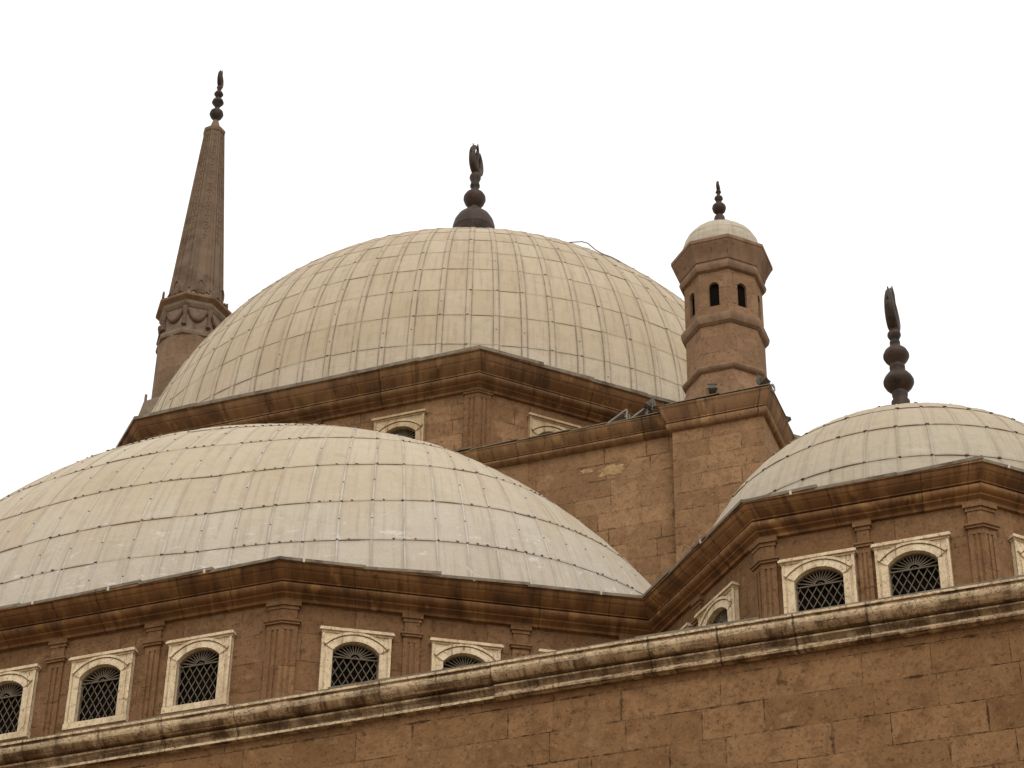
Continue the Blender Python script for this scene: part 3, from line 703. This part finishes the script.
ring([(.9, 39.57), (1.05, 39.585), (1.12, 39.63), (1.155, 39.70), (1.16, 39.77), (1.125, 39.85), (1.10, 39.865), (1.10, 39.90), (1.13, 39.92), (1.16, 40.03), (1.20, 40.12), (1.27, 40.26), (1.31, 40.33), (1.325, 40.36), (1.335, 40.39), (1.361, 40.41), (1.361, 40.505), (1.33, 40.525), (.9, 40.56)], 'cornice', M['corn_tow'])
td = dome('turret_dome', (T, -T, 40.70), 1.07, 16, 11.25, [-10, 22, 50, 70], M['sheet_turret'], turret, batten=.012, bh=.004, lap=.003, clips=0, seed=8, sag=.0)
STF = 37.0
def ztur(y): return 41.29 + .86 + (219.5 - y) * .0337
pt_ = [(.16, 41.5)] + [(r / STF, ztur(y)) for r, y in ((5.4, 220), (4.6, 218.6), (2.6, 217.4), (2.3, 216), (4, 215), (6.2, 212.8), (7.1, 210), (6.6, 208), (4.5, 206), (2.4, 204.6), (2.3, 203.8), (3.2, 202.2), (4.4, 200.2), (4.0, 198.8), (2.6, 197.6), (1.5, 196.2), (1.6, 195.4), (2.9, 193.4), (2.3, 192), (1.4, 191.2))] + [(0, ztur(191))]
finial('finial', T, -T, pt_, turret, 20)
crescent('crescent', (T, -T, ztur(191.4)), .34, turret, CYAW, .1)

# ------------------------------------------------------------------ half dome on its polygonal drum
ZC = 25.410; SY, SV = -24.371, 5.775; SA = R(30.9)
u1 = Vector((math.cos(SA), math.sin(SA))); V1 = Vector((SV, SY)); V0 = Vector((-4.6, SY))
ep = [tuple(V0 - Vector((.36 * 5.6, -.93 * 5.6)) * 0 + Vector((-math.cos(SA), math.sin(SA))) * 7.6 + Vector((-2.2, 4.1))), tuple(V0 + Vector((-math.cos(SA), math.sin(SA))) * 7.6), tuple(V0), tuple(V1), tuple(V1 + u1 * 9.6)]
ep[0] = (-13.0, -12.6)
OVS = .70; HS = .58
sp = offset(ep, -OVS)
WZ = 22.70
mb = MB(); a, b = sp[2], sp[3]; Lf = math.dist(a, b); wx = [-2.68, -.49, 1.70, 3.87]
uf = [x - a[0] for x in wx]
wall_panel(mb, sp[0], sp[1], 19.5, ZC - .05, [])
L1 = math.dist(sp[1], sp[2]); wall_panel(mb, sp[1], sp[2], 19.5, ZC - .05, [hole(L1 - 1.66, WZ)])
wall_panel(mb, a, b, 19.5, ZC - .05, [hole(u, WZ) for u in uf])
dv = (Vector(ep[3]) - Vector(sp[3])).dot(u1)
ur = [1.66 + dv, 3.84 + dv, 6.02 + dv]
wall_panel(mb, sp[3], sp[4], 19.5, ZC - .05, [hole(u, WZ) for u in ur])
hd = mb.build('drum', M['drum'], mosque); hd['label'] = 'many-sided drum under the wide front half dome'
place_window(sp[1], sp[2], L1 - 1.66, WZ)
for u in uf: place_window(a, b, u, WZ)
for u in ur: place_window(sp[3], sp[4], u, WZ)
cornice(sp, OVS, ZC - .004, HS, M['corn_drum'], hd, False, 1.4); flashing(ep, ZC - .004, hd, False, 1.55, tabs=True)
ZCAP, ZT = 24.40, ZC - HS + .01
for i in (2, 3): pilaster(i, sp, .30, 20.5, ZCAP, ZT - .0, hd, 4, .06)
for x in (-3.72, -1.58, .60, 2.78): pilaster((a, b, x - a[0]), sp, .165, 20.5, ZCAP, ZT, hd, 2)
for u in (2.75 + dv, 4.94 + dv, 7.15 + dv): pilaster((sp[3], sp[4], u), sp, .165, 20.5, ZCAP, ZT, hd, 2)
mb = MB(); mb.prism([tuple(p) for p in offset(ep, -.9)] + [(15.5, -12.2)], ZC - .12, ZC - .06); mb.build('roof', M['roof'], hd)
def sheet_rows(a, la):
    """the sheet rows of the half dome climb towards its right-hand side"""
    K = [(-95, 1.3), (-75, .9), (-50, .4), (-30, .1), (-8, 0), (15, .14), (31, .49), (41, .76), (52, 1), (63, 1.26), (78, 1.6), (95, 1.85)]
    for (a0, s0), (a1, s1) in zip(K, K[1:]):
        if a0 <= a <= a1: sv = s0 + (s1 - s0) * (a - a0) / (a1 - a0); break
    else: sv = 0
    la_ = min(la + la * .46 * sv * max(0, 1 - (la / 90) ** 2) * min(1, max(0, (la - 12.2) / 4.3)), 89)
    return a + .0035 * max(0, min(la_, 75) - 15) ** 2 * min(1.3, max(0, a / 33)), la_
sd_ = dome('dome', (.29, -12.3, 22.75), 12.24, 103, 33.1, [12.2, 16.6, 22.2, 29.4, 38.2, 48, 59, 71, 82], M['sheet_half'], mosque, az=(-92, 92), warp=sheet_rows, nails=True, batten=.04, bh=.014, lap=.008, midclip=.6, seed=5, cs=.62, sag=.01)
sd_['label'] = 'wide low half dome in front of the plain upper wall'

# ------------------------------------------------------------------ corner dome
BX, BY = 17.1385, -17.9824; AC = 5.9165 * math.cos(R(22.5)); OVC = .52; HC = .60
cp = octagon(BX, BY, AC - OVC); mb = MB(); cs = math.dist(cp[3], cp[4]); cw = [cs / 2 - .87, cs / 2 + .87]
for k in range(8):
    a, b = cp[k], cp[(k + 1) % 8]
    us = {2: [cs / 2 - 1.36, cs / 2 + .42], 3: [16.14 - cp[3][0], 17.89 - cp[3][0]], 4: [q + .10 for q in cw]}.get(k, [])
    wall_panel(mb, a, b, 19.5, ZC - .05, [hole(u, WZ + (.07 if k == 2 else -.07)) for u in us])
cdm = mb.build('drum', M['drum'], mosque); cdm['label'] = 'octagonal drum under the right-hand corner dome'
for k in (2, 3, 4):
    us = {2: [cs / 2 - 1.36, cs / 2 + .42], 3: [16.14 - cp[3][0], 17.89 - cp[3][0]], 4: [q + .10 for q in cw]}[k]
    for u in us: place_window(cp[k], cp[(k + 1) % 8], u, WZ + (.07 if k == 2 else -.07))
cornice(cp, OVC, ZC, HC, M['corn_drum'], cdm, True, 1.1); flashing(octagon(BX, BY, AC), ZC, cdm, True, 1.5, tabs=True)
for i in (3, 4): pilaster(i, cp, .26, 20.5, ZCAP - .05, ZC - HC + .01, cdm, 4, .06)
for k, u in ((3, 17.01 - cp[3][0]), (2, cs / 2 - .39), (4, cs / 2 + .1)): pilaster((cp[k], cp[(k + 1) % 8], u), cp, .125, 20.5, ZCAP - .05, ZC - HC + .01, cdm, 2)
cd_ = dome('dome', (BX, BY, 24.90), 4.80, 44, 7.4, [4.5, 17.9, 31.3, 44.7, 58.1, 71.5, 83], M['sheet_corner'], mosque, batten=.03, bh=.014, lap=.009, seed=6, clips=.9, cs=.75)
cd_['label'] = 'smaller corner dome at the right with wide sheets'
SCF = 45.7
def zcor(y): return 30.77 + (402 - y) * .0271
pc = [(.5, 29.4), (.3, 29.75), (.22, 30.2)] + [(r / SCF, zcor(y)) for r, y in ((9.2, 403.5), (9.2, 401.8), (7.4, 401), (7.2, 398), (7.9, 395.6), (7.9, 393.4), (7.4, 392.4), (10, 390.4), (13.2, 387.4), (15.2, 384), (15.2, 381.8), (13.6, 378.6), (10.6, 375.2), (7.2, 372.6), (6.8, 371.4), (7.8, 370), (7.8, 367.4), (7, 366), (8.2, 364), (11.2, 361), (13, 358), (13, 356), (11.2, 352.4), (7.2, 349), (5, 347), (4.8, 346), (5.3, 345), (5.2, 342.6), (4.2, 341.4), (5.2, 339.4), (6.9, 336.4), (6.6, 334.4), (4.8, 332), (3.2, 331), (4, 329.6), (4, 327.8), (3, 326.6))] + [(0, zcor(326.4))]
finial('finial', BX, BY, pc, cd_)
crescent('crescent', (BX, BY, zcor(327)), 1.1, cd_, CYAW)
mb = MB(); mb.prism([(-14, -26.4), (26, -26.4), (26, 12), (13, 12), (13, -12.2), (-14, -12.2)], 20.0, 20.3); mb.build('roof', M['roof'], mosque)
print('windows', len(used))

# ------------------------------------------------------------------ long outer wall with its pale cornice
fw = tag(empty('outer_wall', (12, -27, 0)), 'long brown sandstone block wall in front, topped by a pale weathered moulded cornice', 'wall')
CY = 27.371; ZF = 20.567; OVF = .36
fpath = [(-22, -CY + OVF + .12), (13.0, -CY + OVF - .025), (44, -CY + OVF + .10)]
def loc_(mbo):
    mbo.matrix_parent_inverse = fw.matrix_basis.inverted(); return mbo
fw_m = MB()
for i in range(2): wall_panel(fw_m, fpath[i], fpath[i + 1], 0.0, ZF - .04, [])
back = [(p[0], p[1] + .9) for p in fpath]
for i in range(2): wall_panel(fw_m, back[i + 1], back[i], 0.0, ZF - .04, [])
loc_(fw_m.build('wall', M['front'], fw))
mb = MB()
z = lambda q: ZF - 1.2 * q
FPROF = [(-.9, z(.0)), (.36, z(.0)), (.36, z(.035)), (.325, z(.042)), (.325, z(.06)), (.345, z(.085)), (.35, z(.12)), (.33, z(.165)), (.28, z(.21)), (.21, z(.243)), (.12, z(.25)), (.10, z(.28)), (.175, z(.286)), (.175, z(.312)), (.145, z(.325)), (.105, z(.36)), (.085, z(.40)), (.085, z(.41)), (.125, z(.416)), (.125, z(.455)), (-.02, z(.462))]
xb = 11.38; yb = fpath[0][1] + (fpath[1][1] - fpath[0][1]) * (xb + 22) / 35
mb.sweep([fpath[0], (xb, yb)], FPROF); mb.sweep([(xb + .012, yb), fpath[1], fpath[2]], [(d + (.015 if i < 12 else .045) if i else d, q - .006) for i, (d, q) in enumerate(FPROF)])
loc_(mb.build('cornice', M['corn_front'], fw, smooth=38))
mb = MB(); x = -22.0
while x < 44:                                   # thin grey capping slabs, unevenly set
    L = rnd.uniform(.9, 2.2); y = -CY + (.145 * (13 - x) / 35 - .025 if x < 13 else .125 * (x - 13) / 31 - .025) + rnd.uniform(.0, .03); t = rnd.uniform(.022, .05)
    mb.box((x + L / 2, y + .22, ZF + .004 + t / 2), L - rnd.uniform(.0, .02), .44, t, Matrix.Rotation(rnd.uniform(-.004, .004), 3, 'Z')); x += L
loc_(mb.build('capping', M['flash'], fw, weld=False))

# ------------------------------------------------------------------ minaret
MX, MY = -25.72, 25.53
mn = tag(empty('minaret', (MX, MY, 0)), 'tall slender minaret with a long conical spire rising behind the largest dome', 'minaret')
def mpart(mb, name, mat, smooth=None, parent=None):
    o = mb.build(name, mat, parent or mn, smooth=smooth)
    if not parent: o.matrix_parent_inverse = Matrix.Translation((-MX, -MY, 0))
    return o
pho = R(22.5) + R(-8)
mb = MB(); mb.lathe(MX, MY, [(2.2, 0), (2.2, 60), (1.66, 60.2), (1.62, 72.2)], 16, pho); mpart(mb, 'shaft', M['minaret'])
mb = MB(); mb.lathe(MX, MY, [(1.6, 65.4), (1.9, 65.8), (2.35, 66.3), (2.5, 66.8), (2.45, 67.0), (2.25, 67.9), (2.2, 68.0), (1.6, 68.0)], 8, pho)
for k in range(8):
    a = pho + k * math.pi / 4; mb.tube([(MX + 2.15 * math.sin(a), MY - 2.15 * math.cos(a), 67.95), (MX + 2.15 * math.sin(a), MY - 2.15 * math.cos(a), 68.4)], .07, 6)
mpart(mb, 'lower_balcony', M['band'])
mb = MB(); mb.lathe(MX, MY, [(1.6, 72.0), (1.75, 72.05), (1.78, 72.2), (1.75, 72.35), (1.60, 72.4), (1.60, 73.75), (1.66, 73.8), (1.76, 73.95), (1.78, 74.1), (1.70, 74.2)], 8, pho); gal = mpart(mb, 'gallery', M['band'])
mb = MB(); mb.lathe(MX, MY, [(1.6, 74.12), (1.72, 74.14), (1.98, 74.3), (2.0, 74.42), (1.88, 74.5), (1.62, 74.62), (1.45, 74.9)], 8, pho); mpart(mb, 'gallery_eave', M['corn_tow'])
ga = 1.66 * math.cos(R(22.5))
for k in range(8):
    a0, a1 = pho + k * math.pi / 4, pho + (k + 1) * math.pi / 4; p, q = Vector((math.sin(a0), -math.cos(a0), 0)) * 1.64, Vector((math.sin(a1), -math.cos(a1), 0)) * 1.64; C0 = Vector((MX, MY, 0))
    mb = MB(); pts = []; rad = []
    for i in range(11):
        t = i / 10; d = C0 + p + (q - p) * (.1 + .8 * t); pts.append(d + Vector((0, 0, 73.62 - .62 * math.sin(math.pi * t)))); rad.append(.06 + .09 * math.sin(math.pi * t))
    mb.tube(pts, rad, 8); o = mb.build('festoon', M['redstone'], gal, smooth=50); o.matrix_parent_inverse = Matrix.Identity(4)
    mb = MB(); d = C0 + p * 1.005
    mb.tube([d + Vector((0, 0, 73.72)), d + Vector((0, 0, 73.55)), d + Vector((0, 0, 73.2)), d + Vector((0, 0, 72.6)), d + Vector((0, 0, 72.55))], [.14, .16, .08, .14, .05], 8); mb.build('tassel', M['redstone'], gal, smooth=50)
    # looped palmette standing on the eave
    am = (a0 + a1) / 2; rr = 1.66; c_ = C0 + Vector((math.sin(am), -math.cos(am), 0)) * rr; tx = Vector((math.cos(am), math.sin(am), 0)); mb = MB()
    mb.tube([c_ + tx * (.17 * math.sin(t)) + Vector((0, 0, 74.62 + .42 * (1 - math.cos(t)))) for t in [R(20 + 320 * i / 14) for i in range(15)]], .055, 7)
    for s_ in (-1, 1): mb.tube([c_ + tx * s_ * .08 + Vector((0, 0, 74.58)), c_ + tx * s_ * .32 + Vector((0, 0, 74.75)), c_ + tx * s_ * .5 + Vector((0, 0, 74.62))], [.06, .07, .03], 6)
    mb.build('palmette', M['redstone'], gal, smooth=50)
mb = MB(); zb, zt, rb, rt = 74.8, 86.75, 1.46, .53
mb.lathe(MX, MY, [(rb, zb), (rb - .02, zb + .35)] + [(rb - .02 + (rt - rb + .02) * i / 10, zb + .35 + (zt - zb - .35) * i / 10) for i in range(1, 11)], 8, pho)
for k in range(8):                              # ridges at the edges and a column of relief on each face
    a = pho + k * math.pi / 4; d = Vector((math.sin(a), -math.cos(a), 0)); mb.tube([C0 + d * (rb - .01) + Vector((0, 0, zb + .3)), C0 + d * (rt + .01) + Vector((0, 0, zt))], [.055, .04], 6, 0)
    am = a + math.pi / 8; d = Vector((math.sin(am), -math.cos(am), 0)); tx = Vector((math.cos(am), math.sin(am), 0))
    for sx in (-1, 1):                           # slim upright fillets either side of the relief
        e = [C0 + d * ((rb + (rt - rb) * t) * math.cos(R(22.5)) + .01) + tx * sx * (.30 - .19 * t) + Vector((0, 0, zb + (zt - zb) * t)) for t in (.05, .98)]
        mb.bar(e[0], e[1], .045, .05, d, 0)
    for i in range(17):
        t = .34 + .62 * i / 16; rr = (rb + (rt - rb) * t) * math.cos(R(22.5)); c_ = C0 + d * (rr + .012) + Vector((0, 0, zb + (zt - zb) * t)); wq = .155 * (1 - .55 * t) * 1.4
        M3 = Matrix((tx, d, Vector((0, 0, 1)))).transposed()
        mb.box(c_, wq * .35, .03, .40, M3 @ Matrix.Rotation(.08, 3, 'X'), 1); mb.box(c_ + Vector((0, 0, .05)), wq * 1.2, .028, .09, M3 @ Matrix.Rotation(.08, 3, 'X'), 1)
spire = mpart(mb, 'spire', [M['minlead'], M['rosy']])
mb = MB(); mb.lathe(MX, MY, [(.5, 86.55), (.60, 86.65), (.62, 86.85), (.52, 86.95), (.34, 87.0), (.28, 87.2), (.20, 87.5), (.12, 87.75)], 8, pho); mb.build('spire_cap', M['minlead'], spire)
SMN = 18.1
def zmin(y): return 87.59 + (122 - y) * .0735
pn = [(.12, 87.6)] + [(r / SMN, zmin(y)) for r, y in ((2.4, 121), (3, 119.6), (5.6, 117.2), (7, 114.6), (6.2, 112), (3, 109.4), (2, 107.6), (3.6, 105.6), (6, 102.8), (5, 100.4), (2, 98.4), (1.8, 97.4), (3.4, 96.2), (4.7, 94.4), (3.6, 92.4), (1.8, 90.8), (2, 89.6), (2.9, 87.6), (2.2, 86), (1.3, 85))] + [(0, zmin(84.6))]
finial('finial', MX, MY, pn, spire, 20)
crescent('crescent', (MX, MY, zmin(85.2)), 1.12, spire, CYAW + R(15))

# ------------------------------------------------------------------ floodlights on the upper ledges
def floodlight(loc, yaw, tilt, label, s=1.0, frame=False):
    t = tag(empty('floodlight', loc, yaw), label, 'floodlight', 'floodlights on the upper ledges')
    mb = MB(); H = Matrix.Rotation(tilt, 3, 'X'); c = Vector((0, 0, .27 * s))
    # tapered housing, cooling fins at the back; lamp looks along -y
    f = [Vector((x, -.09, z)) * s for x, z in ((-.125, -.15), (.125, -.15), (.125, .15), (-.125, .15))]; b = [Vector((x, .09, z)) * s for x, z in ((-.09, -.10), (.09, -.10), (.09, .10), (-.09, .10))]
    f = [c + H @ v for v in f]; b = [c + H @ v for v in b]
    mb.face(b[::-1]); mb.face(f)
    for i in range(4): j = (i + 1) % 4; mb.face([f[j], f[i], b[i], b[j]])
    for i in range(5): mb.box(c + H @ (Vector(((-.09 + .045 * i), .10, 0)) * s), .012 * s, .05 * s, .16 * s, H)
    mb.box(c + H @ (Vector((0, -.094, .145)) * s), .265 * s, .03 * s, .03 * s, H); mb.box(c + H @ (Vector((0, -.094, -.145)) * s), .265 * s, .03 * s, .03 * s, H)
    hb_ = mb.build('housing', M['lamp'], t, weld=False)
    mb = MB(); q = [c + H @ (Vector((x, -.0935, z)) * s) for x, z in ((-.105, -.125), (.105, -.125), (.105, .125), (-.105, .125))]; mb.face(q); mb.face([v + H @ Vector((0, .006, 0)) for v in reversed(q)]); mb.build('lens', M['lampglass'], t)
    mb = MB()
    for sx in (-1, 1): mb.bar((sx * .145 * s, 0, .0), (sx * .145 * s, 0, .30 * s), .035 * s, .02 * s, (0, 1, 0))
    mb.box((0, 0, .012 * s), .33 * s, .06 * s, .022 * s); mb.box((0, 0, .0), .14 * s, .14 * s, .02 * s); mb.build('yoke', M['lamp'], t, weld=False)
    return t
floodlight((11.68, -13.05, 35.36), R(18), R(-35), 'black floodlight on the front ledge below the turret', .95)
floodlight((12.95, -13.0, 35.36), R(75), R(-50), 'floodlight leaning out at the right corner of the turret ledge', .95)
floodlight((10.02, -12.9, 35.36), R(-60), R(-45), 'floodlight at the left end of the turret ledge, beside the metal stands', .95)
floodlight((13.13, -11.3, 35.36), R(95), R(-60), 'half-hidden floodlight on the far side of the turret ledge', .6)
def stand(loc, rz, label, s=1.0):
    t = tag(empty('metal_stand', loc, rz), label, 'lamp stand', 'triangular metal stands on the wall top'); mb = MB()
    A, B, C = Vector((-.32, 0, .02)) * s, Vector((.22, 0, .02)) * s, Vector((.22, 0, .36)) * s; o = Vector((0, .22, 0)) * s
    for e in (Vector(), o):
        mb.bar(A + e, B + e, .035 * s, .035 * s, (0, 1, 0)); mb.bar(B + e, C + e, .035 * s, .035 * s, (0, 1, 0)); mb.bar(A + e, C + e, .045 * s, .045 * s, (0, 1, 0))
    for p in (A, B, C): mb.tube([p, p + o], .018 * s, 6)
    mb.box((A + C) / 2 + o / 2 + Vector((.03, 0, .0)) * s, .3 * s, .24 * s, .03 * s, Matrix.Rotation(-math.atan2(.34, .54), 3, 'Y'))
    mb.build('stand_frame', M['bracket'], t, weld=False); return t
stand((9.16, -12.88, 35.27), R(0), 'pale triangular metal stand on the wall top, further from the turret', 1.0)
stand((9.72, -12.88, 35.27), R(0), 'pale triangular metal stand on the wall top, next to the turret ledge', .9)
# cables
mb = MB(); pts = []
import math as _m
rim = [(564, 244.6), (570, 242.3), (582, 241.6), (588, 243.3), (595, 249.5), (602, 253.6), (612, 257.2), (618, 260.5), (626, 265), (634, 269.3), (642, 274)]
for k, (px, py) in enumerate(rim):
    d = (FW + RT * ((px - 512) / FPX) - UPV * ((py - 384) / FPX)).normalized(); tq = (Vector((0, 0, 39.402)) - CAM).dot(d); p = CAM + d * tq
    pts.append(p)
mb.tube(pts, .02, 7); tag(mb.build('cable', M['cable'], None, smooth=60), 'dark loose cable arching off the top right of the largest dome', 'cable')
mb = MB(); c_ = Vector((13.2, -13.0, 35.22)); pts = [c_ + Vector((.04 * math.cos(a), .09 * math.cos(a), .09 + .09 * math.sin(a) + .006 * a)) for a in [i * .4 for i in range(36)]]
mb.tube(pts, .018, 6); tag(mb.build('cable', M['cable'], None, smooth=60), 'coiled dark cable beside the lamp at the turret ledge corner', 'cable')
